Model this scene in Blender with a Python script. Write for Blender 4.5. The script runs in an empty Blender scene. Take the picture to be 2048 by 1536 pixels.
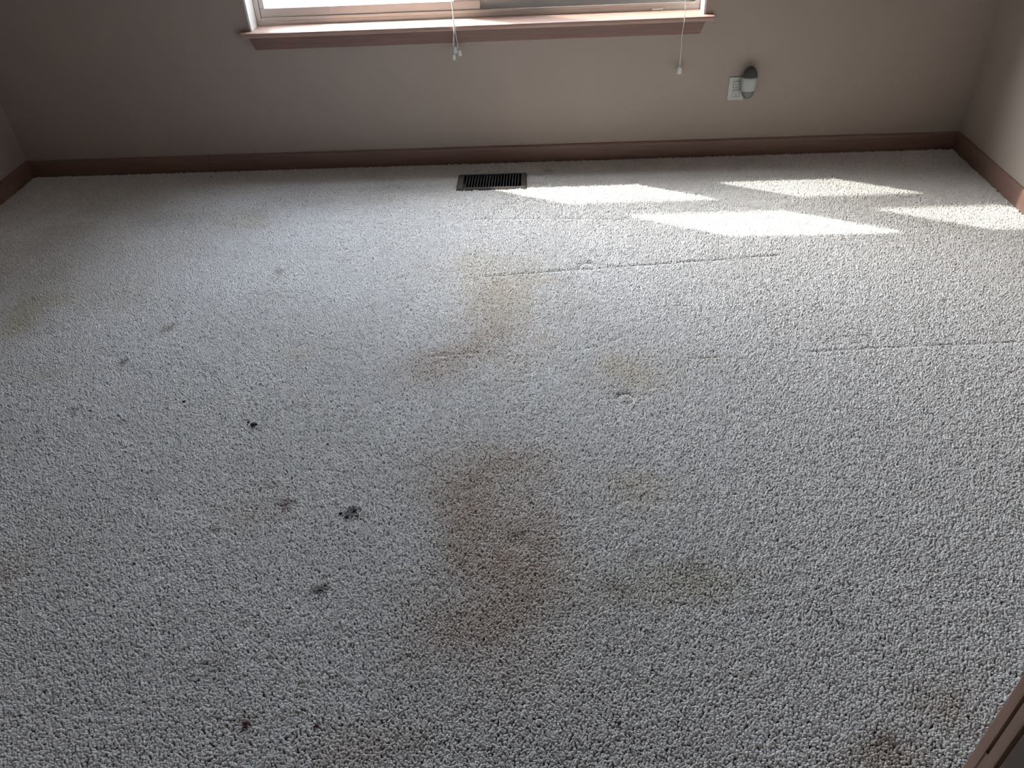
import bpy, bmesh, math
import numpy as np
from mathutils import Matrix, Vector

scene = bpy.context.scene
COL = scene.collection

# ---------------------------------------------------------------- camera
cam_d = bpy.data.cameras.new('camera'); cam = bpy.data.objects.new('camera', cam_d); COL.objects.link(cam)
cam_d.sensor_width = 36.0
cam_d.lens = 1572.93 / 2048 * 36.0
cam_d.clip_start = 0.02
CR = Vector((0.9989572, 0.0205147, -0.0407876)); CU = Vector((0.0191843, 0.6220634, 0.7827318)); CF = Vector((-0.04143, 0.782698, -0.6210212))
M = Matrix.Identity(4)
for i in range(3):
    M[i][0] = CR[i]; M[i][1] = CU[i]; M[i][2] = -CF[i]
M[2][3] = 1.5
cam.matrix_world = M
scene.camera = cam

# ---------------------------------------------------------------- world, sun, exposure
SUN_DIR = Vector((1.95, -1.0, -2.28)).normalized()       # direction the light travels
SKY_STRENGTH = 7.9
SUN_STRENGTH = 16.0
scene.view_settings.view_transform = 'Standard'
scene.view_settings.look = 'None'
scene.view_settings.gamma = 1.0
scene.view_settings.use_curve_mapping = False
scene.view_settings.exposure = 0.0
scene.cycles.max_bounces = 8
scene.cycles.diffuse_bounces = 4
scene.cycles.glossy_bounces = 2
scene.cycles.adaptive_threshold = 0.03
scene.cycles.transparent_max_bounces = 12
scene.cycles.sample_clamp_indirect = 6.0

world = bpy.data.worlds.new('world'); scene.world = world
world.use_nodes = True
wn = world.node_tree.nodes; wl = world.node_tree.links
bg = wn['Background']
sky = wn.new('ShaderNodeTexSky'); sky.sky_type = 'NISHITA'; sky.sun_disc = False
sky.sun_elevation = math.radians(46.1); sky.sun_rotation = math.radians(-62.9)
sky.dust_density = 1.2; sky.air_density = 1.0; sky.ozone_density = 1.0
hs = wn.new('ShaderNodeHueSaturation'); hs.inputs['Saturation'].default_value = 0.45
wl.new(sky.outputs['Color'], hs.inputs['Color']); wl.new(hs.outputs['Color'], bg.inputs['Color'])
bg.inputs['Strength'].default_value = SKY_STRENGTH

sun_d = bpy.data.lights.new('sun', 'SUN'); sun = bpy.data.objects.new('sun', sun_d); COL.objects.link(sun)
sun_d.energy = SUN_STRENGTH; sun_d.angle = math.radians(0.6); sun_d.color = (1.0, 0.95, 0.88)
sun.rotation_euler = SUN_DIR.to_track_quat('-Z', 'Y').to_euler()
sun.location = (-6, 8, 6)

# window portal: guides sampling of the sky light through the window opening
por_d = bpy.data.lights.new('window_portal', 'AREA'); por = bpy.data.objects.new('window_portal', por_d); COL.objects.link(por)
por_d.shape = 'RECTANGLE'; por_d.size = 1.96; por_d.size_y = 1.72
por_d.cycles.is_portal = True
por.location = (-0.269, 3.83, 1.481); por.rotation_euler = (math.radians(-90), 0, 0)

# ---------------------------------------------------------------- dimensions (metres)
XL, XR, YB, ZC = -2.489, 1.933, 3.607, 2.70      # room: left, right, back wall, ceiling
YF = 0.300                                       # room side of the wall with the doorway
WX0, WX1, WZ0, WZ1 = -1.250, 0.712, 0.596, 2.34  # window opening
YE = 3.83                                        # outside face of back wall

# ---------------------------------------------------------------- material helpers
def new_mat(name):
    m = bpy.data.materials.new(name); m.use_nodes = True
    return m, m.node_tree.nodes, m.node_tree.links, m.node_tree.nodes['Principled BSDF']

def plain(name, col, rough=0.6, metal=0.0, noise=0.06, scale=30.0, bump=0.0, stretch=None):
    m, n, l, b = new_mat(name)
    b.inputs['Roughness'].default_value = rough; b.inputs['Metallic'].default_value = metal
    tc = n.new('ShaderNodeTexCoord'); nz = n.new('ShaderNodeTexNoise'); nz.inputs['Scale'].default_value = scale; nz.inputs['Detail'].default_value = 4
    src = tc.outputs['Object']
    if stretch:
        mp = n.new('ShaderNodeMapping'); mp.inputs['Scale'].default_value = stretch
        l.new(src, mp.inputs['Vector']); src = mp.outputs['Vector']
    l.new(src, nz.inputs['Vector'])
    rp = n.new('ShaderNodeValToRGB')
    rp.color_ramp.elements[0].position = 0.25; rp.color_ramp.elements[1].position = 0.75
    rp.color_ramp.elements[0].color = tuple(c * (1 - noise) for c in col) + (1,)
    rp.color_ramp.elements[1].color = tuple(min(1, c * (1 + noise)) for c in col) + (1,)
    l.new(nz.outputs['Fac'], rp.inputs['Fac']); l.new(rp.outputs['Color'], b.inputs['Base Color'])
    if bump:
        bp = n.new('ShaderNodeBump'); bp.inputs['Strength'].default_value = bump; bp.inputs['Distance'].default_value = 0.002
        l.new(nz.outputs['Fac'], bp.inputs['Height']); l.new(bp.outputs['Normal'], b.inputs['Normal'])
    return m

MAT = {}
MAT['wall'] = plain('wall_paint', (0.40, 0.332, 0.288), 0.85, noise=0.02, scale=180, bump=0.15)
MAT['ceiling'] = plain('ceiling_paint', (0.42, 0.40, 0.37), 0.9, noise=0.02, scale=90, bump=0.2)
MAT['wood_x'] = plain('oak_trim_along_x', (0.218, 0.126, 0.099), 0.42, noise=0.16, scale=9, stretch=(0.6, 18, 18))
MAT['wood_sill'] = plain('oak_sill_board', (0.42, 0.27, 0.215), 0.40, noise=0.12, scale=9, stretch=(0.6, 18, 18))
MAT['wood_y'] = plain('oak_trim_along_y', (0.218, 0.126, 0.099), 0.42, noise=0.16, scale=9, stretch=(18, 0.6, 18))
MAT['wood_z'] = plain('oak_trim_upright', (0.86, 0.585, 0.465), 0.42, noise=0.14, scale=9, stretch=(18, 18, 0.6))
MAT['vinyl'] = plain('white_vinyl', (0.82, 0.78, 0.75), 0.4, noise=0.01)
MAT['white_paint'] = plain('white_jamb_paint', (0.82, 0.81, 0.79), 0.5, noise=0.01)
MAT['vent'] = plain('vent_brown_enamel', (0.062, 0.051, 0.042), 0.45, metal=0.0, noise=0.08, scale=60)
MAT['vent_slat'] = plain('vent_slat_enamel', (0.05, 0.054, 0.062), 0.35, noise=0.05)
MAT['vent_dark'] = plain('duct_dark_metal', (0.012, 0.014, 0.02), 0.6, noise=0.05)
MAT['cord'] = plain('cord_white', (0.85, 0.84, 0.82), 0.7, noise=0.02)
MAT['tassel'] = plain('tassel_plastic', (0.80, 0.81, 0.78), 0.35, noise=0.02)
MAT['outlet'] = plain('outlet_plastic', (0.50, 0.50, 0.475), 0.35, noise=0.01)
MAT['slot'] = plain('slot_dark', (0.03, 0.03, 0.03), 0.6, noise=0.02)
MAT['plug_body'] = plain('plug_in_grey_plastic', (0.40, 0.425, 0.415), 0.3, noise=0.02)
MAT['plug_top'] = plain('plug_in_dark_plastic', (0.055, 0.052, 0.05), 0.3, noise=0.02)
MAT['plug_base'] = plain('plug_in_base_plastic', (0.16, 0.17, 0.15), 0.35, noise=0.02)
MAT['brass'] = plain('strike_plate_brown', (0.12, 0.065, 0.045), 0.45, metal=0.3, noise=0.05)
MAT['crumb'] = plain('crumb_black', (0.012, 0.010, 0.009), 0.7, noise=0.3, scale=300)
MAT['crumb_red'] = plain('crumb_red_brown', (0.085, 0.022, 0.012), 0.6, noise=0.3, scale=300)
MAT['crumb_brown'] = plain('crumb_dark_brown', (0.035, 0.020, 0.010), 0.7, noise=0.3, scale=300)
MAT['concrete'] = plain('pale_concrete', (0.20, 0.195, 0.18), 0.9, noise=0.08, scale=6)
MAT['siding'] = plain('pale_siding', (0.66, 0.64, 0.60), 0.8, noise=0.03)
MAT['blocker'] = plain('blocker_siding', (0.16, 0.15, 0.14), 0.8, noise=0.05)
MAT['timber'] = plain('grey_timber', (0.35, 0.29, 0.23), 0.8, noise=0.15, scale=8)

def glass_mat():
    m, n, l, b = new_mat('window_glass'); n.remove(b)
    tr = n.new('ShaderNodeBsdfTransparent'); tr.inputs['Color'].default_value = (0.93, 0.96, 0.95, 1)
    gl = n.new('ShaderNodeBsdfGlossy'); gl.inputs['Roughness'].default_value = 0.02
    mx = n.new('ShaderNodeMixShader'); mx.inputs['Fac'].default_value = 0.06
    l.new(tr.outputs[0], mx.inputs[1]); l.new(gl.outputs[0], mx.inputs[2]); l.new(mx.outputs[0], n['Material Output'].inputs['Surface'])
    return m
MAT['glass'] = glass_mat()
def screen_mat():
    m, n, l, b = new_mat('insect_screen_mesh')
    b.inputs['Base Color'].default_value = (0.08, 0.08, 0.085, 1); b.inputs['Roughness'].default_value = 0.7
    tr = n.new('ShaderNodeBsdfTransparent'); mx = n.new('ShaderNodeMixShader'); mx.inputs['Fac'].default_value = 0.34
    l.new(tr.outputs[0], mx.inputs[1]); l.new(b.outputs[0], mx.inputs[2]); l.new(mx.outputs[0], n['Material Output'].inputs['Surface'])
    return m
MAT['screen'] = screen_mat()

CARPET = (0.75, 0.71, 0.69)
def pile_mat():
    m, n, l, b = new_mat('carpet_yarn')
    b.inputs['Roughness'].default_value = 0.75
    b.inputs['Sheen Weight'].default_value = 0.9; b.inputs['Sheen Roughness'].default_value = 0.5
    at = n.new('ShaderNodeAttribute'); at.attribute_type = 'INSTANCER'; at.attribute_name = 'yarn'
    l.new(at.outputs['Color'], b.inputs['Base Color'])
    return m
MAT['pile'] = pile_mat()
MAT['backing'] = plain('carpet_backing', (0.40, 0.38, 0.36), 0.95, noise=0.2, scale=120)

# ---------------------------------------------------------------- mesh helpers
def empty(name, loc=(0, 0, 0), parent=None):
    o = bpy.data.objects.new(name, None); COL.objects.link(o); o.location = loc; o.empty_display_size = 0.05
    if parent: o.parent = parent
    return o

def obj(name, bm, mat, parent=None, smooth=False, world_geo=True):
    """link a bmesh as one object; geometry is given in world coordinates"""
    if parent is not None:
        off = Vector((0, 0, 0)); p = parent
        while p is not None: off += p.location; p = p.parent
        bmesh.ops.translate(bm, verts=bm.verts, vec=-off)
    bmesh.ops.recalc_face_normals(bm, faces=bm.faces)
    me = bpy.data.meshes.new(name); bm.to_mesh(me); bm.free()
    me.materials.append(MAT[mat])
    if smooth:
        for p in me.polygons: p.use_smooth = True
    o = bpy.data.objects.new(name, me); COL.objects.link(o)
    if parent is not None: o.parent = parent
    return o

def tag(o, label=None, cat=None, group=None, kind=None):
    if label: o['label'] = label
    if cat: o['category'] = cat
    if group: o['group'] = group
    if kind: o['kind'] = kind
    return o

def box(bm, x0, x1, y0, y1, z0, z1, bev=0.0, seg=2):
    t = bmesh.new()
    bmesh.ops.create_cube(t, size=1.0)
    for v in t.verts:
        v.co = Vector((x0 + (v.co.x + .5) * (x1 - x0), y0 + (v.co.y + .5) * (y1 - y0), z0 + (v.co.z + .5) * (z1 - z0)))
    if bev: bmesh.ops.bevel(t, geom=t.edges[:], offset=bev, segments=seg, affect='EDGES', profile=0.5)
    me = bpy.data.meshes.new('t'); t.to_mesh(me); t.free(); bm.from_mesh(me); bpy.data.meshes.remove(me)
    return bm

def prism(bm, prof, axis, a0, a1, top_in0=0.0, top_in1=0.0):
    """extrude a closed profile [(u, z)] along axis 'x' or 'y' or a plan profile along 'z'"""
    def pt(u, v, a):
        return (a, u, v) if axis == 'x' else ((u, a, v) if axis == 'y' else (u, v, a))
    A = [bm.verts.new(pt(u, v, a0)) for u, v in prof]; B = [bm.verts.new(pt(u, v, a1)) for u, v in prof]
    n = len(prof)
    for i in range(n): bm.faces.new((A[i], A[(i + 1) % n], B[(i + 1) % n], B[i]))
    bm.faces.new(A[::-1]); bm.faces.new(B)
    return bm

def tube(bm, pts, r, seg=8):
    pts = [Vector(p) for p in pts]; rings = []
    for i, p in enumerate(pts):
        d = (pts[min(i + 1, len(pts) - 1)] - pts[max(i - 1, 0)]).normalized()
        a = d.cross(Vector((1, 0, 0)) if abs(d.x) < .9 else Vector((0, 1, 0))).normalized(); b_ = d.cross(a)
        rings.append([bm.verts.new(p + r * (math.cos(2 * math.pi * k / seg) * a + math.sin(2 * math.pi * k / seg) * b_)) for k in range(seg)])
    for r0, r1 in zip(rings, rings[1:]):
        for k in range(seg): bm.faces.new((r0[k], r0[(k + 1) % seg], r1[(k + 1) % seg], r1[k]))
    bm.faces.new(rings[0][::-1]); bm.faces.new(rings[-1])
    return bm

def lathe(bm, c, prof, seg=16):
    """prof [(radius, z)] turned about the vertical through c"""
    c = Vector(c); rings = [[bm.verts.new(c + Vector((r * math.cos(2 * math.pi * k / seg), r * math.sin(2 * math.pi * k / seg), z))) for k in range(seg)] for r, z in prof]
    for r0, r1 in zip(rings, rings[1:]):
        for k in range(seg): bm.faces.new((r0[k], r0[(k + 1) % seg], r1[(k + 1) % seg], r1[k]))
    bm.faces.new(rings[0][::-1]); bm.faces.new(rings[-1])
    return bm

# ---------------------------------------------------------------- room shell
B = bmesh.new
PZ = -0.012   # level of the carpet backing; the pile tips reach about z = 0
VX0, VX1, VY0, VY1 = -0.380, -0.064, 3.296, 3.456      # floor vent plate
bm = B()
# floor slab with a hole for the duct, so the vent opens into a real shaft
fx0, fx1, fy0, fy1 = VX0 + .022, VX1 - .022, VY0 + .011, VY1 - .013
for a in ((XL - .12, fx0, -1.4, YE), (fx1, XR + .12, -1.4, YE), (fx0, fx1, -1.4, fy0), (fx0, fx1, fy1, YE)):
    box(bm, a[0], a[1], a[2], a[3], PZ - .06, PZ)
floor = tag(obj('floor', bm, 'backing'), 'carpet backing of the whole room floor', kind='structure')
bm = B(); box(bm, XL - .12, XR + .12, -1.4, YE, ZC, ZC + .1)
tag(obj('ceiling', bm, 'ceiling'), kind='structure')
bm = B(); box(bm, XL - .12, XL, YF - .12, YB, PZ, ZC)
tag(obj('wall_left', bm, 'wall'), 'beige painted wall at the left edge', kind='structure')
bm = B(); box(bm, XR, XR + .12, YF - .12, YB, PZ, ZC)
tag(obj('wall_right', bm, 'wall'), 'beige painted wall at the right edge', kind='structure')
bm = B()
box(bm, XL - .12, WX0, YB, YE, PZ, ZC); box(bm, WX1, XR + .12, YB, YE, PZ, ZC)
box(bm, WX0, WX1, YB, YE, PZ, WZ0); box(bm, WX0, WX1, YB, YE, WZ1, ZC)
tag(obj('wall_back', bm, 'wall'), 'beige painted wall under and around the window', kind='structure')
# wall with the doorway the picture is taken through, and the dark hallway behind it
DX0, DX1 = -0.49, 0.342        # rough opening
DH = 2.06
bm = B()
box(bm, XL, DX0, YF - .118, YF - .013, PZ, ZC); box(bm, DX1, XR, YF - .118, YF - .013, PZ, ZC); box(bm, DX0, DX1, YF - .118, YF - .013, DH, ZC)
tag(obj('wall_front', bm, 'wall'), kind='structure')
bm = B(); box(bm, -1.3, 1.3, -1.4, -1.3, PZ, ZC)
tag(obj('wall_hall_back', bm, 'wall'), kind='structure')
bm = B(); box(bm, -1.4, -1.3, -1.4, YF - .118, PZ, ZC)
tag(obj('wall_hall_left', bm, 'wall'), kind='structure')
bm = B(); box(bm, 1.3, 1.4, -1.4, YF - .118, PZ, ZC)
tag(obj('wall_hall_right', bm, 'wall'), kind='structure')

# baseboards: profile with an eased top
def base_prof(y, s):
    return [(y, PZ), (y, .076), (y - s * .006, .076), (y - s * .011, .070), (y - s * .013, .060), (y - s * .013, PZ)]
bb = tag(empty('baseboard_back', (0, YB, 0)), 'reddish oak baseboard along the window wall', kind='structure')
JX = -1.592
bm = B(); prism(bm, base_prof(YB, 1), 'x', XL, JX - .0012); obj('board', bm, 'wood_x', bb)
bm = B(); prism(bm, base_prof(YB, 1), 'x', JX + .0012, XR); obj('board', bm, 'wood_x', bb)
bm = B(); prism(bm, [(XL, PZ), (XL, .076), (XL + .006, .076), (XL + .011, .070), (XL + .013, .060), (XL + .013, PZ)], 'y', YF, YB - .0135)
tag(obj('baseboard_left', bm, 'wood_y'), 'reddish oak baseboard along the left wall', kind='structure')
bm = B(); prism(bm, [(XR, PZ), (XR, .076), (XR - .006, .076), (XR - .011, .070), (XR - .013, .060), (XR - .013, PZ)], 'y', YF, YB - .0135)
tag(obj('baseboard_right', bm, 'wood_y'), 'reddish oak baseboard along the right wall', kind='structure')

# ---------------------------------------------------------------- window
win = tag(empty('window_1', (-0.269, YB, WZ0)), 'white sliding window with an oak sill under it', kind='structure')
# drywall returns painted white
bm = B(); box(bm, WX0, WX0 + .008, YB - .001, 3.70, .622, WZ1 - .008); obj('jamb', bm, 'white_paint', win)
bm = B(); box(bm, WX1 - .008, WX1, YB - .001, 3.70, .622, WZ1 - .008); obj('jamb', bm, 'white_paint', win)
bm = B(); box(bm, WX0, WX1, YB - .001, 3.70, WZ1 - .008, WZ1); obj('head_jamb', bm, 'white_paint', win)
# oak stool (sill board) with horns and rounded nose
bm = B()
nose = [(3.700, .600), (3.700, .622), (3.580, .622), (3.575, .6195), (3.573, .614), (3.573, .608), (3.575, .6025), (3.580, .600)]
prism(bm, nose, 'x', WX0 + .001, WX1 - .001)
for x0, x1 in ((WX0 - .042, WX0 + .001), (WX1 - .001, WX1 + .034)):
    prism(bm, [(YB, .600), (YB, .622)] + nose[2:], 'x', x0, x1)
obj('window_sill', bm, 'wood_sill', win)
# apron below it, ends cut back
bm = B()
ap = [(YB, .600, 0.0), (YB - .016, .600, 0.0), (YB - .016, .556, .016), (YB - .010, .547, .020), (YB, .547, .020)]
A = [bm.verts.new((WX0 - .008 + k, y, z)) for y, z, k in ap]; C = [bm.verts.new((WX1 + .002 - k, y, z)) for y, z, k in ap]
for i in range(5): bm.faces.new((A[i], A[(i + 1) % 5], C[(i + 1) % 5], C[i]))
bm.faces.new(A[::-1]); bm.faces.new(C)
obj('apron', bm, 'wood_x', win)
# vinyl frame ring
F0, F1 = WX0 + .008, WX1 - .008
bm = B()
box(bm, F0, F1, 3.70, 3.80, .600, .640, .003); box(bm, F0, F1, 3.70, 3.80, WZ1 - .034, WZ1 - .008, .003)
box(bm, F0, F0 + .020, 3.70, 3.80, .640, WZ1 - .034, .003); box(bm, F1 - .020, F1, 3.70, 3.80, .640, WZ1 - .034, .003)
box(bm, F0 + .02, F1 - .02, 3.700, 3.706, .640, .652, .001)      # lip of the inner track
obj('frame', bm, 'vinyl', win)
def sash(x0, x1, y0, y1, s0, s1, rail):
    z0, z1 = .642, WZ1 - .036
    bm = B()
    box(bm, x0, x1, y0, y1, z0, z0 + rail, .003); box(bm, x0, x1, y0, y1, z1 - .04, z1, .003)
    box(bm, x0, x0 + s0, y0, y1, z0 + rail, z1 - .04, .003); box(bm, x1 - s1, x1, y0, y1, z0 + rail, z1 - .04, .003)
    s = obj('sash', bm, 'vinyl', win)
    bm = B(); ym = (y0 + y1) / 2
    box(bm, x0 + s0 - .004, x1 - s1 + .004, ym - .003, ym + .003, z0 + rail - .004, z1 - .036)
    obj('pane', bm, 'glass', s)
    return s
sash(F0 + .021, -.250, 3.708, 3.738, .022, .116, .048)
sash(-.345, F1 - .021, 3.742, 3.772, .150, .045, .115)
# insect screen over the sliding half, outside
bm = B()
box(bm, -.30, F1 - .02, 3.783, 3.793, .642, .664, .002); box(bm, -.30, F1 - .02, 3.783, 3.793, WZ1 - .058, WZ1 - .036, .002)
box(bm, -.30, -.18, 3.783, 3.793, .664, WZ1 - .058, .002); box(bm, F1 - .042, F1 - .02, 3.783, 3.793, .664, WZ1 - .058, .002)
sf = obj('screen_frame', bm, 'vinyl', win)
bm = B(); box(bm, -.185, F1 - .037, 3.7875, 3.7885, .66, WZ1 - .054)
obj('screen_mesh', bm, 'screen', sf)
# latch lug in the track near the right end
bm = B(); box(bm, .495, .545, 3.690, 3.702, .621, .630, .003); obj('track_stop', bm, 'vinyl', win)

# ---------------------------------------------------------------- doorway trim at the lower right
def door_trim(sgn, xf, name):
    """xf = face of the casing edge; sgn +1 for the right jamb, -1 for the left"""
    t = empty(name, (xf, YF, 0))
    X = lambda d: xf + sgn * d
    def bx(bm, a, b, y0, y1, z0, z1, bev=0.0):
        x0, x1 = sorted((X(a), X(b))); return box(bm, x0, x1, y0, y1, z0, z1, bev)
    bm = B()   # casing on the room side, moulded face
    prof = [(X(0), YF - .013), (X(0), YF - .004), (X(.004), YF), (X(.030), YF - .001), (X(.045), YF - .005), (X(.055), YF - .006), (X(.057), YF - .013)]
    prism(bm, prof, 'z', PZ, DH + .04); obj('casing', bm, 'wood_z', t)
    bm = B(); bx(bm, -.004, .022, YF - .0157, YF - .0132, PZ, DH - .02); bx(bm, .003, .022, YF - .118, YF - .0157, PZ, DH - .02); bx(bm, -.0035, .003, YF - .0185, YF - .0157, PZ, .930)
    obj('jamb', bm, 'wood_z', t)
    bm = B(); bx(bm, -.004, .0029, YF - .0276, YF - .0185, PZ, DH - .02, .0006); obj('door_stop', bm, 'wood_z', t)
    bm = B(); bx(bm, -.004, .0029, YF - .118, YF - .031, PZ, DH - .02, .0006); obj('jamb_lining', bm, 'wall', t)
    return t
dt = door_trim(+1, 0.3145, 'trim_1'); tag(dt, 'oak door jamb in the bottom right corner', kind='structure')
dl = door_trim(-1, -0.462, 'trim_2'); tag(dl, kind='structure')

# ---------------------------------------------------------------- outside: ground, eave, added unseen beam and sky blockers
bm = B(); box(bm, -14, 14, YE, 24, -.55, -.45); tag(obj('ground_outside', bm, 'concrete'), kind='structure')
bm = B(); box(bm, XL - 1, XR + 1, YE, 4.02, 2.85, 2.95); box(bm, XL - 1, XR + 1, YB, YE, 2.801, 2.95)
tag(obj('roof_eave', bm, 'siding'), kind='structure')
bm = B(); box(bm, -12, 12, 8.0, 14.0, -.45, 2.9)
prism(bm, [(7.6, 2.9), (14.4, 2.9), (11.0, 4.4)], 'x', -12.4, 12.4)
tag(obj('added_far_blocker', bm, 'blocker'), kind='structure')  # added out of view to block low sky and steepen the floor falloff
bm = B(); box(bm, 2.3, 6.0, YE, 9.5, -.45, 5.2)
tag(obj('added_side_blocker', bm, 'blocker'), kind='structure')  # added unseen mass that cuts right-hand sky, darkening the left floor
bm = B(); PY = 4.23
box(bm, -6.2, 2.6, PY - .049, PY + .049, 2.596, 2.686, .004)
for px in (-6.1, 2.5): box(bm, px - .05, px + .05, PY - .049, PY + .049, -.45, 2.596)
tag(obj('added_shade_beam', bm, 'timber'), kind='structure')  # invented unseen beam, casts the dark bar between the sun patches

# ---------------------------------------------------------------- floor vent
vent = tag(empty('floor_vent', (-0.222, 3.376, 0)), 'brown metal floor register set in the carpet below the window', 'floor vent')
T = 0.006
ix0, ix1, iy0, iy1 = -0.352, -0.089, 3.308, 3.440
bm = B()
def slope_ring(bm, o, i, z0, z1):
    O = [bm.verts.new((x, y, z0)) for x, y in ((o[0], o[2]), (o[1], o[2]), (o[1], o[3]), (o[0], o[3]))]
    I = [bm.verts.new((x, y, z1)) for x, y in ((i[0], i[2]), (i[1], i[2]), (i[1], i[3]), (i[0], i[3]))]
    for k in range(4): bm.faces.new((O[k], O[(k + 1) % 4], I[(k + 1) % 4], I[k]))
lip = (VX0 + .006, VX1 - .006, VY0 + .005, VY1 - .005)
slope_ring(bm, (VX0, VX1, VY0, VY1), (VX0, VX1, VY0, VY1), -.004, .001)
slope_ring(bm, (VX0, VX1, VY0, VY1), lip, .001, T)
slope_ring(bm, lip, (ix0, ix1, iy0, iy1), T, T)
slope_ring(bm, (ix0, ix1, iy0, iy1), (ix0, ix1, iy0, iy1), T, -.03)
bmesh.ops.remove_doubles(bm, verts=bm.verts, dist=1e-6)
obj('frame', bm, 'vent', vent)
bm = B()
box(bm, fx0, fx1, fy0, fy1, -.16, -.15)
for a in ((fx0, fx0 + .002, fy0, fy1), (fx1 - .002, fx1, fy0, fy1), (fx0, fx1, fy0, fy0 + .002), (fx0, fx1, fy1 - .002, fy1)):
    box(bm, a[0], a[1], a[2], a[3], -.15, -.014)
obj('duct', bm, 'vent_dark', vent)
NS = 19
slat_me = None
for k in range(NS):
    x = ix0 + (k + 1) * (ix1 - ix0) / (NS + 1)
    if slat_me is None:
        bm = B(); pr = [(-.0034, -.012), (-.0022, -.002), (-.0016, .0045), (.0026, .0045), (.0012, -.004), (-.0022, -.012)]
        A = [bm.verts.new((u, iy0 - 3.376, z)) for u, z in pr]; C = [bm.verts.new((u + .003, iy1 - 3.376, z)) for u, z in pr]
        for i in range(6): bm.faces.new((A[i], A[(i + 1) % 6], C[(i + 1) % 6], C[i]))
        bm.faces.new(A[::-1]); bm.faces.new(C)
        bmesh.ops.recalc_face_normals(bm, faces=bm.faces)
        slat_me = bpy.data.meshes.new('slat'); bm.to_mesh(slat_me); bm.free(); slat_me.materials.append(MAT['vent_slat'])
    o = bpy.data.objects.new('slat', slat_me); COL.objects.link(o); o.parent = vent; o.location = (x - 1.5e-3 + 0.222, 0, 0)
bm = B(); box(bm, ix0 + .003, ix0 + .008, iy0 + .012, iy0 + .034, -.008, .007, .001); tag(obj('damper_lever', bm, 'vent', vent), 'small bright metal damper lever')

# ---------------------------------------------------------------- raised blind (above the frame) and its cords
bl = tag(empty('window_blind', (-0.269, 3.66, 2.27)), 'white blind pulled up to the top of the window', 'blind')
bm = B(); box(bm, WX0 + .012, WX1 - .012, 3.645, 3.685, 2.296, 2.330, .003); obj('head_rail', bm, 'vinyl', bl)
for k in range(12):
    z = 2.29 - k * .0045
    bm = B(); box(bm, WX0 + .014, WX1 - .014, 3.650, 3.680, z - .002, z + .001); obj('slat', bm, 'white_paint', bl)
bm = B(); box(bm, WX0 + .014, WX1 - .014, 3.650, 3.680, 2.220, 2.234, .003); obj('bottom_rail', bm, 'white_paint', bl)

def smooth_path(pts, n=6):
    P = [np.array(p, float) for p in pts]; P = [2 * P[0] - P[1]] + P + [2 * P[-1] - P[-2]]; out = []
    for i in range(1, len(P) - 2):
        for k in range(n):
            t = k / n; a, b, c, d = P[i - 1:i + 3]
            out.append(.5 * ((2 * b) + (c - a) * t + (2 * a - 5 * b + 4 * c - d) * t * t + (3 * b - a - 3 * c + d) * t ** 3))
    out.append(P[-2]); return [tuple(p) for p in out]
def tassel(parent, x, y, z, h=.030, r=.0085, rot=0):
    bm = B(); lathe(bm, (x, y, z), [(r * .3, h), (r * .7, h * .97), (r * .85, h * .8), (r, h * .15), (r * .95, 0), (r * .5, -.0005)], 14)
    if rot: bmesh.ops.rotate(bm, cent=(x, y, z + h), matrix=Matrix.Rotation(rot, 3, 'Y'), verts=bm.verts)
    return obj('tassel', bm, 'tassel', parent, smooth=True)
pc = tag(empty('blind_pull_cord', (-.358, 3.566, .50)), 'thin white lift cords ending in three small tassels at the window centre', 'cord')
top = [(-.360, 3.645, 2.300), (-.360, 3.606, 1.40), (-.3595, 3.578, .80), (-.358, 3.568, .70)]
bm = B(); tube(bm, smooth_path(top + [(-.357, 3.567, .640), (-.359, 3.567, .60), (-.362, 3.568, .555), (-.3595, 3.568, .534)]), .0015, 6); obj('cord', bm, 'cord', pc, True)
bm = B(); tube(bm, smooth_path([(a + .0022, b, c) for a, b, c in top] + [(-.355, 3.566, .640), (-.3525, 3.566, .60), (-.348, 3.567, .555), (-.3445, 3.567, .522)]), .0015, 6); obj('cord', bm, 'cord', pc, True)
bm = B(); tube(bm, smooth_path([(a + .0010, b - .002, c) for a, b, c in top] + [(-.356, 3.564, .640), (-.358, 3.564, .60), (-.366, 3.566, .555), (-.3645, 3.565, .508)]), .0015, 6); obj('cord', bm, 'cord', pc, True)
tassel(pc, -.3605, 3.568, .512, .028); tassel(pc, -.3430, 3.567, .500, .026, rot=-.15); tassel(pc, -.3660, 3.556, .488, .022)
tc2 = tag(empty('blind_tilt_cord', (.618, 3.566, .39)), 'thin white cord with one pale tassel hanging at the right end of the sill', 'cord')
bm = B(); tube(bm, smooth_path([(.612, 3.645, 2.300), (.613, 3.606, 1.40), (.616, 3.578, .80), (.617, 3.568, .69), (.6185, 3.567, .612), (.615, 3.567, .566), (.6165, 3.573, .50), (.6185, 3.580, .415)]), .0015, 6); obj('cord', bm, 'cord', tc2, True)
tassel(tc2, .6185, 3.580, .388, .030, .010)

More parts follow.
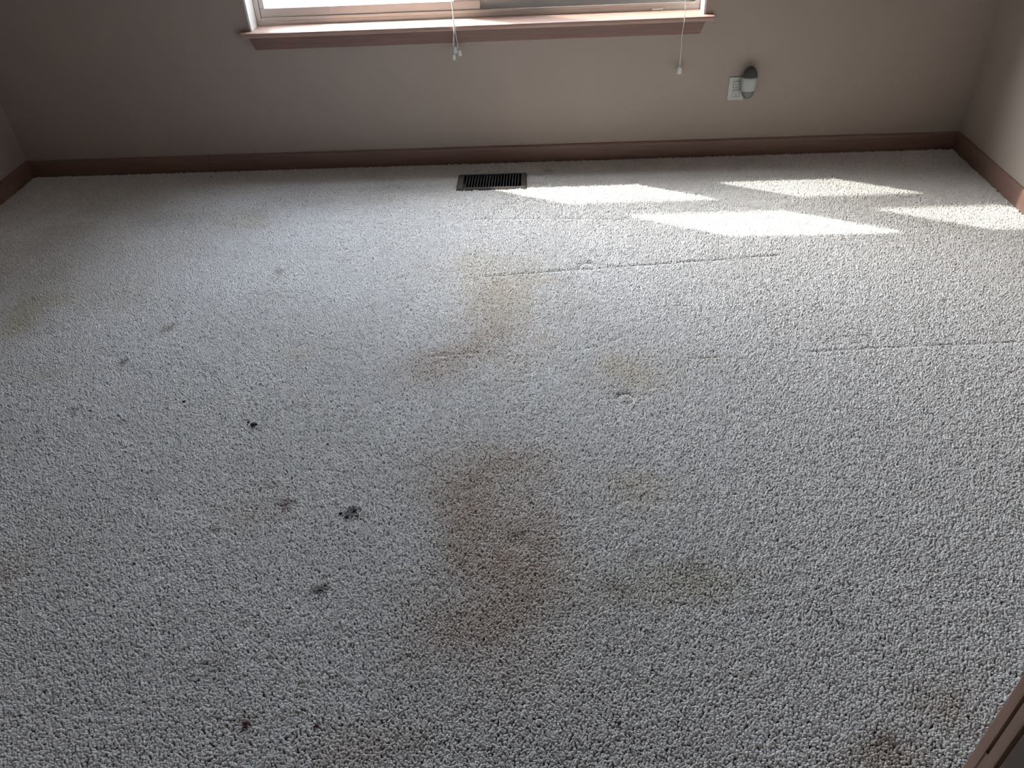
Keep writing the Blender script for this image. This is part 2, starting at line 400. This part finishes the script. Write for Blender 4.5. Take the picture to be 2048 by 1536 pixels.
# ---------------------------------------------------------------- wall outlet and plug-in
oc = Vector((.884, YB, .306))
ou = tag(empty('wall_outlet', oc), 'white wall socket plate low on the wall right of the window', 'outlet')
bm = B(); box(bm, oc.x - .037, oc.x + .037, YB - .006, YB, oc.z - .052, oc.z + .052, .003); pl = obj('plate', bm, 'outlet', ou)
for dz in (-.0195, .0195):
    bm = B(); box(bm, oc.x - .017, oc.x + .017, YB - .0085, YB - .005, oc.z + dz - .0145, oc.z + dz + .0145, .0035); r_ = obj('receptacle', bm, 'outlet', ou)
    bm = B()
    box(bm, oc.x - .0075, oc.x - .0055, YB - .0089, YB - .0083, oc.z + dz - .003, oc.z + dz + .006)
    box(bm, oc.x + .0055, oc.x + .0075, YB - .0089, YB - .0083, oc.z + dz - .003, oc.z + dz + .006)
    box(bm, oc.x - .002, oc.x + .002, YB - .0089, YB - .0083, oc.z + dz - .010, oc.z + dz - .0065)
    obj('slots', bm, 'slot', r_)
bm = B(); lathe(bm, (0, 0, 0), [(.003, 0), (.003, .001), (.002, .0016)], 12)
bmesh.ops.rotate(bm, cent=(0, 0, 0), matrix=Matrix.Rotation(math.radians(90), 3, 'X'), verts=bm.verts)
bmesh.ops.translate(bm, verts=bm.verts, vec=(oc.x, YB - .006, oc.z)); obj('screw', bm, 'outlet', ou)
# plug-in: oval body standing off the plate, dark cap on top, olive base
pcn = Vector((.929, YB - .0345, .340))
pg = tag(empty('plug_in_air_freshener', (pcn.x, YB - .009, pcn.z)), 'oval grey plug-in with a dark cap stuck in the wall socket', 'plug-in')
def ovoid(z0, z1, sc=1.0):
    bm = B(); rx, ry, rz = .036 * sc, .0255 * sc, .070
    n = 10; rings = []
    for k in range(n + 1):
        z = z0 + (z1 - z0) * k / n; s = math.sqrt(max(.02, 1 - (z / rz) ** 2)) ** .8
        rings.append([bm.verts.new((pcn.x + rx * s * math.cos(a), pcn.y + ry * s * math.sin(a), pcn.z + z)) for a in [2 * math.pi * i / 24 for i in range(24)]])
    for r0, r1 in zip(rings, rings[1:]):
        for i in range(24): bm.faces.new((r0[i], r0[(i + 1) % 24], r1[(i + 1) % 24], r1[i]))
    bm.faces.new(rings[0][::-1]); bm.faces.new(rings[-1]); return bm
obj('body', ovoid(-.034, .026), 'plug_body', pg, True)
obj('cap', ovoid(.0262, .0695, .96), 'plug_top', pg, True)
obj('base', ovoid(-.0695, -.0342, .94), 'plug_base', pg, True)
bm = B(); box(bm, pcn.x - .028, pcn.x + .006, pcn.y + .020, YB - .0091, pcn.z - .018, pcn.z + .012, .003); obj('plug', bm, 'plug_body', pg)

# ---------------------------------------------------------------- carpet pile
rng = np.random.default_rng(7)
def vnoise(x, y, seed):
    r = np.random.default_rng(seed); N = 256; g = r.random((N, N))
    xi = np.floor(x).astype(int); yi = np.floor(y).astype(int); fx = x - xi; fy = y - yi
    fx = fx * fx * (3 - 2 * fx); fy = fy * fy * (3 - 2 * fy)
    a = g[xi % N, yi % N]; b = g[(xi + 1) % N, yi % N]; c = g[xi % N, (yi + 1) % N]; d = g[(xi + 1) % N, (yi + 1) % N]
    return (a * (1 - fx) + b * fx) * (1 - fy) + (c * (1 - fx) + d * fx) * fy
def fbm(x, y, seed, oct=3):
    s = 0; w = 0
    for o in range(oct):
        s = s + vnoise(x * 2 ** o, y * 2 ** o, seed + o) * .5 ** o; w += .5 ** o
    return s / w

STAINS = [
(-0.103,1.213,0.132,0.249,'tan',0.75),(-0.177,1.481,0.147,0.137,'tan',0.55),(-0.043,1.139,0.081,0.088,'tan',0.50),(-0.080,1.298,0.035,0.026,'brown',0.50),(-0.177,1.058,0.090,0.068,'tan',0.40),(-0.135,2.371,0.151,0.266,'ochre',0.55),(-0.235,2.586,0.132,0.095,'ochre',0.40),(-0.163,2.185,0.076,0.107,'tan',0.40),(-0.361,1.970,0.096,0.081,'tan',0.45),(-0.256,2.060,0.065,0.033,'tan',0.50),(0.266,1.949,0.108,0.092,'ochre',0.45),(0.231,1.455,0.078,0.084,'ochre',0.30),(0.304,1.149,0.126,0.059,'olive',0.50),(0.208,1.224,0.024,0.018,'brown',0.50),(0.164,1.130,0.040,0.017,'brown',0.35),(-1.871,2.396,0.106,0.181,'olive',0.60),(-1.877,2.282,0.075,0.074,'olive',0.40),(-1.573,2.469,0.107,0.099,'olive',0.25),(-1.621,2.006,0.060,0.049,'olive',0.40),(-0.803,2.079,0.067,0.035,'ochre',0.25),(-1.295,3.061,0.111,0.076,'ochre',0.30),(0.032,3.482,0.028,0.017,'brown',0.40),(-0.686,1.409,0.024,0.026,'brown',0.65),(-0.744,1.477,0.034,0.014,'brown',0.35),(-0.767,1.367,0.079,0.046,'tan',0.25),(-1.310,2.245,0.025,0.030,'brown',0.60),(-1.388,2.047,0.020,0.021,'brown',0.70),(-1.439,1.797,0.019,0.024,'brown',0.75),(-1.503,1.714,0.014,0.015,'dark',0.60),(-1.263,1.748,0.015,0.015,'brown',0.40),(-1.012,2.620,0.020,0.024,'brown',0.60),(-0.865,1.583,0.014,0.011,'brown',0.40),(-0.504,1.371,0.021,0.019,'dark',0.80),(-0.532,1.133,0.021,0.019,'dark',0.75),(-0.621,0.802,0.016,0.015,'brown',0.80),(-0.471,0.799,0.009,0.005,'brown',0.70),(-0.716,0.936,0.049,0.023,'brown',0.25),(-0.310,0.946,0.027,0.015,'brown',0.30),(-0.268,0.771,0.030,0.014,'brown',0.35),(0.637,0.765,0.056,0.023,'brown',0.60),(0.785,0.831,0.058,0.058,'tan',0.45),(0.626,0.732,0.074,0.025,'tan',0.60),(0.523,2.006,0.047,0.016,'olive',0.40),(0.456,1.060,0.015,0.008,'brown',0.40),(-0.181,1.324,0.013,0.008,'tan',0.30),(-0.843,1.317,0.018,0.011,'brown',0.40),(-1.319,1.182,0.038,0.070,'tan',0.35),(-0.364,0.751,0.088,0.041,'tan',0.30),(0.345,1.192,0.047,0.021,'brown',0.25),(-1.000,2.443,0.075,0.036,'tan',0.15),(-1.530,2.809,0.127,0.092,'olive',0.15),(-0.010,2.502,0.073,0.036,'ochre',0.35),(-1.60,3.10,0.30,0.12,'soil_shade',0.45),(-1.05,3.22,0.35,0.10,'soil_shade',0.40),(-2.05,2.85,0.22,0.35,'soil_shade',0.5),(-1.95,3.30,0.30,0.15,'soil_shade',0.45),(-0.60,3.30,0.20,0.08,'soil_shade',0.3)]
STAIN_COL = {'soil_shade': (.42, .37, .32), 'tan': (.50, .345, .25), 'ochre': (.62, .48, .31), 'olive': (.50, .43, .28), 'brown': (.22, .135, .085), 'dark': (.075, .055, .04)}  # blotches by back and left walls mix soiling with painted falloff shade
SEAMS = [([(-.214, 2.544), (.028, 2.569), (.404, 2.602), (.897, 2.648)], .0066, .85), ([(-.279, 3.013), (.139, 2.992), (.344, 2.97)], .007, .5),
         ([(.84, 2.029), (1.093, 2.044), (1.513, 2.059)], .0065, .38), ([(.10, 2.061), (.182, 2.086), (.259, 2.134)], .006, .45),
         ([(-.369, 2.045), (-.208, 2.064)], .006, .5), ([(.46, 2.005), (.555, 2.012)], .006, .5)]
DENTS = [(.168, 2.598, .029), (.240, 1.818, .024)]

SP = 0.0056
xs = np.arange(XL + .016, XR - .014, SP); ys = np.arange(YF + .001, YB - .014, SP * .92)
gx, gy = np.meshgrid(xs, ys); gx = gx + (np.arange(len(ys)) % 2)[:, None] * SP / 2
gx = (gx + rng.normal(0, SP * .24, gx.shape)).ravel(); gy = (gy + rng.normal(0, SP * .24, gy.shape)).ravel()
keep = ~((gx > VX0 - .002) & (gx < VX1 + .002) & (gy > VY0 - .002) & (gy < VY1 + .002)) & (gx < XR - .014)
# keep clear of the door casings
keep &= ~((gy < YF + .003) & (((gx > .31) & (gx < .375)) | ((gx < -.455) & (gx > -.525))))
gx = gx[keep]; gy = gy[keep]; NP = len(gx)
hgt = np.ones(NP) * (1 + .22 * (fbm(gx * 85, gy * 85, 3, 2) - .5) * 2) * (1 + rng.normal(0, .09, NP))
# swirls of pile direction: walked-on, brushed areas
ang = fbm(gx * 1.6 + 9, gy * 1.6 + 4, 21, 3) * 9.0 + fbm(gx * 7, gy * 7, 31, 2) * 3.0
lean = .12 + .40 * fbm(gx * 3.1, gy * 3.1, 41, 3) + .22 * rng.random(NP)
for (px, py, pr) in DENTS:
    d = np.hypot(gx - px, (gy - py)); ring = np.exp(-((d - pr) / .0065) ** 2); hgt *= 1 - .92 * ring
    hgt *= 1 - .15 * (d < pr)
for pts, w, s in SEAMS:
    dm = np.full(NP, 9.)
    for (x0, y0), (x1, y1) in zip(pts, pts[1:]):
        L2 = (x1 - x0) ** 2 + (y1 - y0) ** 2; t = np.clip(((gx - x0) * (x1 - x0) + (gy - y0) * (y1 - y0)) / L2, 0, 1)
        dm = np.minimum(dm, np.hypot(gx - x0 - t * (x1 - x0), gy - y0 - t * (y1 - y0)))
    hgt *= 1 - s * np.exp(-(dm / w) ** 2) * np.clip(.5 + fbm(gx * 14, gy * 14, 77) * .9, 0, 1)
col = np.array(CARPET)[None, :] * (1 + rng.normal(0, .05, NP))[:, None]
grime = np.clip((fbm(gx * 1.3 + 3, gy * 1.3 + 7, 51, 4) - .48) * 3, 0, 1)[:, None] * .16
col = col * (1 - grime) + grime * np.array((.50, .44, .38))
wob = fbm(gx * 9, gy * 9, 61, 4) - .5; fine = fbm(gx * 70, gy * 70, 66, 2)
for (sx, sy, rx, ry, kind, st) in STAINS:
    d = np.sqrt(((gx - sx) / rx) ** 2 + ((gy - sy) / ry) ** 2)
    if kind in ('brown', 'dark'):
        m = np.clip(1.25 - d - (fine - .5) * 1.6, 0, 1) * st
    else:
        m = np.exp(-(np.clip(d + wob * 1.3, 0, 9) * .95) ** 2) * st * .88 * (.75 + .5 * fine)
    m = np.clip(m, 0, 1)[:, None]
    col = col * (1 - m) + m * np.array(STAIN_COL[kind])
me = bpy.data.meshes.new('carpet_pile')
me.vertices.add(NP)
HALF = .0066
co = np.stack([gx, gy, PZ + HALF * .8 * hgt], 1).astype(np.float32)
me.vertices.foreach_set('co', co.ravel())
rot = np.stack([lean * np.cos(ang), lean * np.sin(ang), rng.random(NP) * 6.28], 1).astype(np.float32)
wd = 1 + rng.normal(0, .09, NP)
scl = np.stack([wd * 1.12, wd * .92, hgt], 1).astype(np.float32)
for nm, ty, arr in (('tilt', 'FLOAT_VECTOR', rot), ('size', 'FLOAT_VECTOR', scl)):
    a = me.attributes.new(nm, ty, 'POINT'); a.data.foreach_set('vector', arr.ravel())
a = me.attributes.new('yarn', 'FLOAT_COLOR', 'POINT')
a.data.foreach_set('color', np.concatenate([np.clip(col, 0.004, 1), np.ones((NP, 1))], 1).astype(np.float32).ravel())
me.materials.append(MAT['pile'])
pile = bpy.data.objects.new('carpet_pile', me); COL.objects.link(pile)
tag(pile, 'worn pale grey-beige cut pile carpet with brown stains', 'carpet', kind='stuff')
ng = bpy.data.node_groups.new('carpet_tufts', 'GeometryNodeTree')
ng.interface.new_socket('Geometry', in_out='INPUT', socket_type='NodeSocketGeometry')
ng.interface.new_socket('Geometry', in_out='OUTPUT', socket_type='NodeSocketGeometry')
gi = ng.nodes.new('NodeGroupInput'); go = ng.nodes.new('NodeGroupOutput')
uv = ng.nodes.new('GeometryNodeMeshUVSphere'); uv.inputs['Segments'].default_value = 6; uv.inputs['Rings'].default_value = 5; uv.inputs['Radius'].default_value = 1.0
tf = ng.nodes.new('GeometryNodeTransform'); tf.inputs['Scale'].default_value = (.0031, .0031, HALF)
ss = ng.nodes.new('GeometryNodeSetShadeSmooth'); sm = ng.nodes.new('GeometryNodeSetMaterial'); sm.inputs['Material'].default_value = MAT['pile']
ip = ng.nodes.new('GeometryNodeInstanceOnPoints')
def named(nm):
    n = ng.nodes.new('GeometryNodeInputNamedAttribute'); n.data_type = 'FLOAT_VECTOR'; n.inputs['Name'].default_value = nm; return n.outputs['Attribute']
L = ng.links.new
L(uv.outputs['Mesh'], tf.inputs['Geometry']); L(tf.outputs['Geometry'], ss.inputs['Geometry']); L(ss.outputs['Geometry'], sm.inputs['Geometry'])
L(gi.outputs[0], ip.inputs['Points']); L(sm.outputs['Geometry'], ip.inputs['Instance'])
e2r = ng.nodes.new('FunctionNodeEulerToRotation'); L(named('tilt'), e2r.inputs[0]); L(e2r.outputs[0], ip.inputs['Rotation'])
L(named('size'), ip.inputs['Scale']); L(ip.outputs[0], go.inputs[0])
md = pile.modifiers.new('tufts', 'NODES'); md.node_group = ng

# ---------------------------------------------------------------- crumbs on the carpet
def crumb(x, y, s, asp, mat, label, group=None, seed=0):
    r = np.random.default_rng(100 + seed)
    bm = B(); bmesh.ops.create_icosphere(bm, subdivisions=2, radius=1.0)
    k = r.normal(0, 1, (4, 3))
    for v in bm.verts:
        w = 1 + .28 * sum(math.sin(2.2 * float(np.dot(kk, v.co)) + i) for i, kk in enumerate(k)) / 2
        v.co = Vector((v.co.x * s / 2 * w, v.co.y * s / 2 * w * max(.6, asp), v.co.z * s * .30 * w))
    bmesh.ops.rotate(bm, cent=(0, 0, 0), matrix=Matrix.Rotation(r.random() * .6 + .2, 3, 'Z'), verts=bm.verts)
    zmin = min(v.co.z for v in bm.verts)
    o = obj('carpet_crumb', bm, mat, None, True); o.location = (x, y, -zmin - .0025)
    tag(o, label, 'crumb', group)
CRUMBS = [
(-0.856,1.720,0.0195,0.69,'crumb','larger of two black crumbs on the left half of the carpet',None),(-0.876,1.732,0.0091,0.83,'crumb','smaller black crumb just left of the larger black crumb',None),
(-0.531,1.368,0.0104,0.62,'crumb','single black crumb at the left end of the dark clump',None),(-0.513,1.356,0.0115,0.75,'crumb','black crumb at the near edge of the dark clump',None),(-0.497,1.378,0.0105,0.75,'crumb_brown','dark brown crumb at the far edge of the dark clump',None),(-0.487,1.360,0.0078,0.83,'crumb_brown','dark brown crumb at the right end of the dark clump',None),
(-0.620,1.632,0.0072,0.80,'crumb','tiny black crumb right of and nearer than the two black crumbs',None),(-1.107,1.835,0.0095,0.67,'crumb','small black crumb farther left behind the two black crumbs',None),(-0.723,1.803,0.0061,1.0,'crumb','tiny black speck behind and right of the two black crumbs',None),
(0.432,1.564,0.0054,1.0,'crumb','lone tiny black speck on the right half of the carpet',None),(-1.009,1.090,0.0071,0.83,'crumb','small black crumb at the left, level with the near brown spot',None),(-1.011,1.213,0.0063,0.80,'crumb','small black crumb at the left, level with the middle of the stain',None),
(0.134,0.804,0.0079,0.75,'crumb','black crumb at the bottom edge right of the centre stain',None),(-0.471,0.799,0.0111,0.55,'crumb_red','reddish brown crumb near the bottom edge, right of the brown spot',None),(-0.616,0.805,0.0102,0.70,'crumb_red','reddish crumb inside the brown spot near the bottom edge',None),
(-0.860,1.328,0.0052,0.75,'crumb','tiny black speck left of the dark clump',None),(-1.574,3.531,0.0075,0.67,'crumb_brown','dark speck by the baseboard left of the floor vent',None),(-1.385,1.798,0.0079,0.80,'crumb','small dark crumb beside the leftmost brown spots',None),
(-0.584,0.984,0.0045,1.0,'crumb','tiny dark speck between the two near brown spots',None),(-0.536,1.130,0.0065,0.86,'crumb_brown','dark brown crumb in the spot nearer than the black clump, left one',None),(-0.524,1.143,0.0065,0.75,'crumb_brown','dark brown crumb in the spot nearer than the black clump, right one',None)]
for i, c in enumerate(CRUMBS): crumb(*c, seed=i)
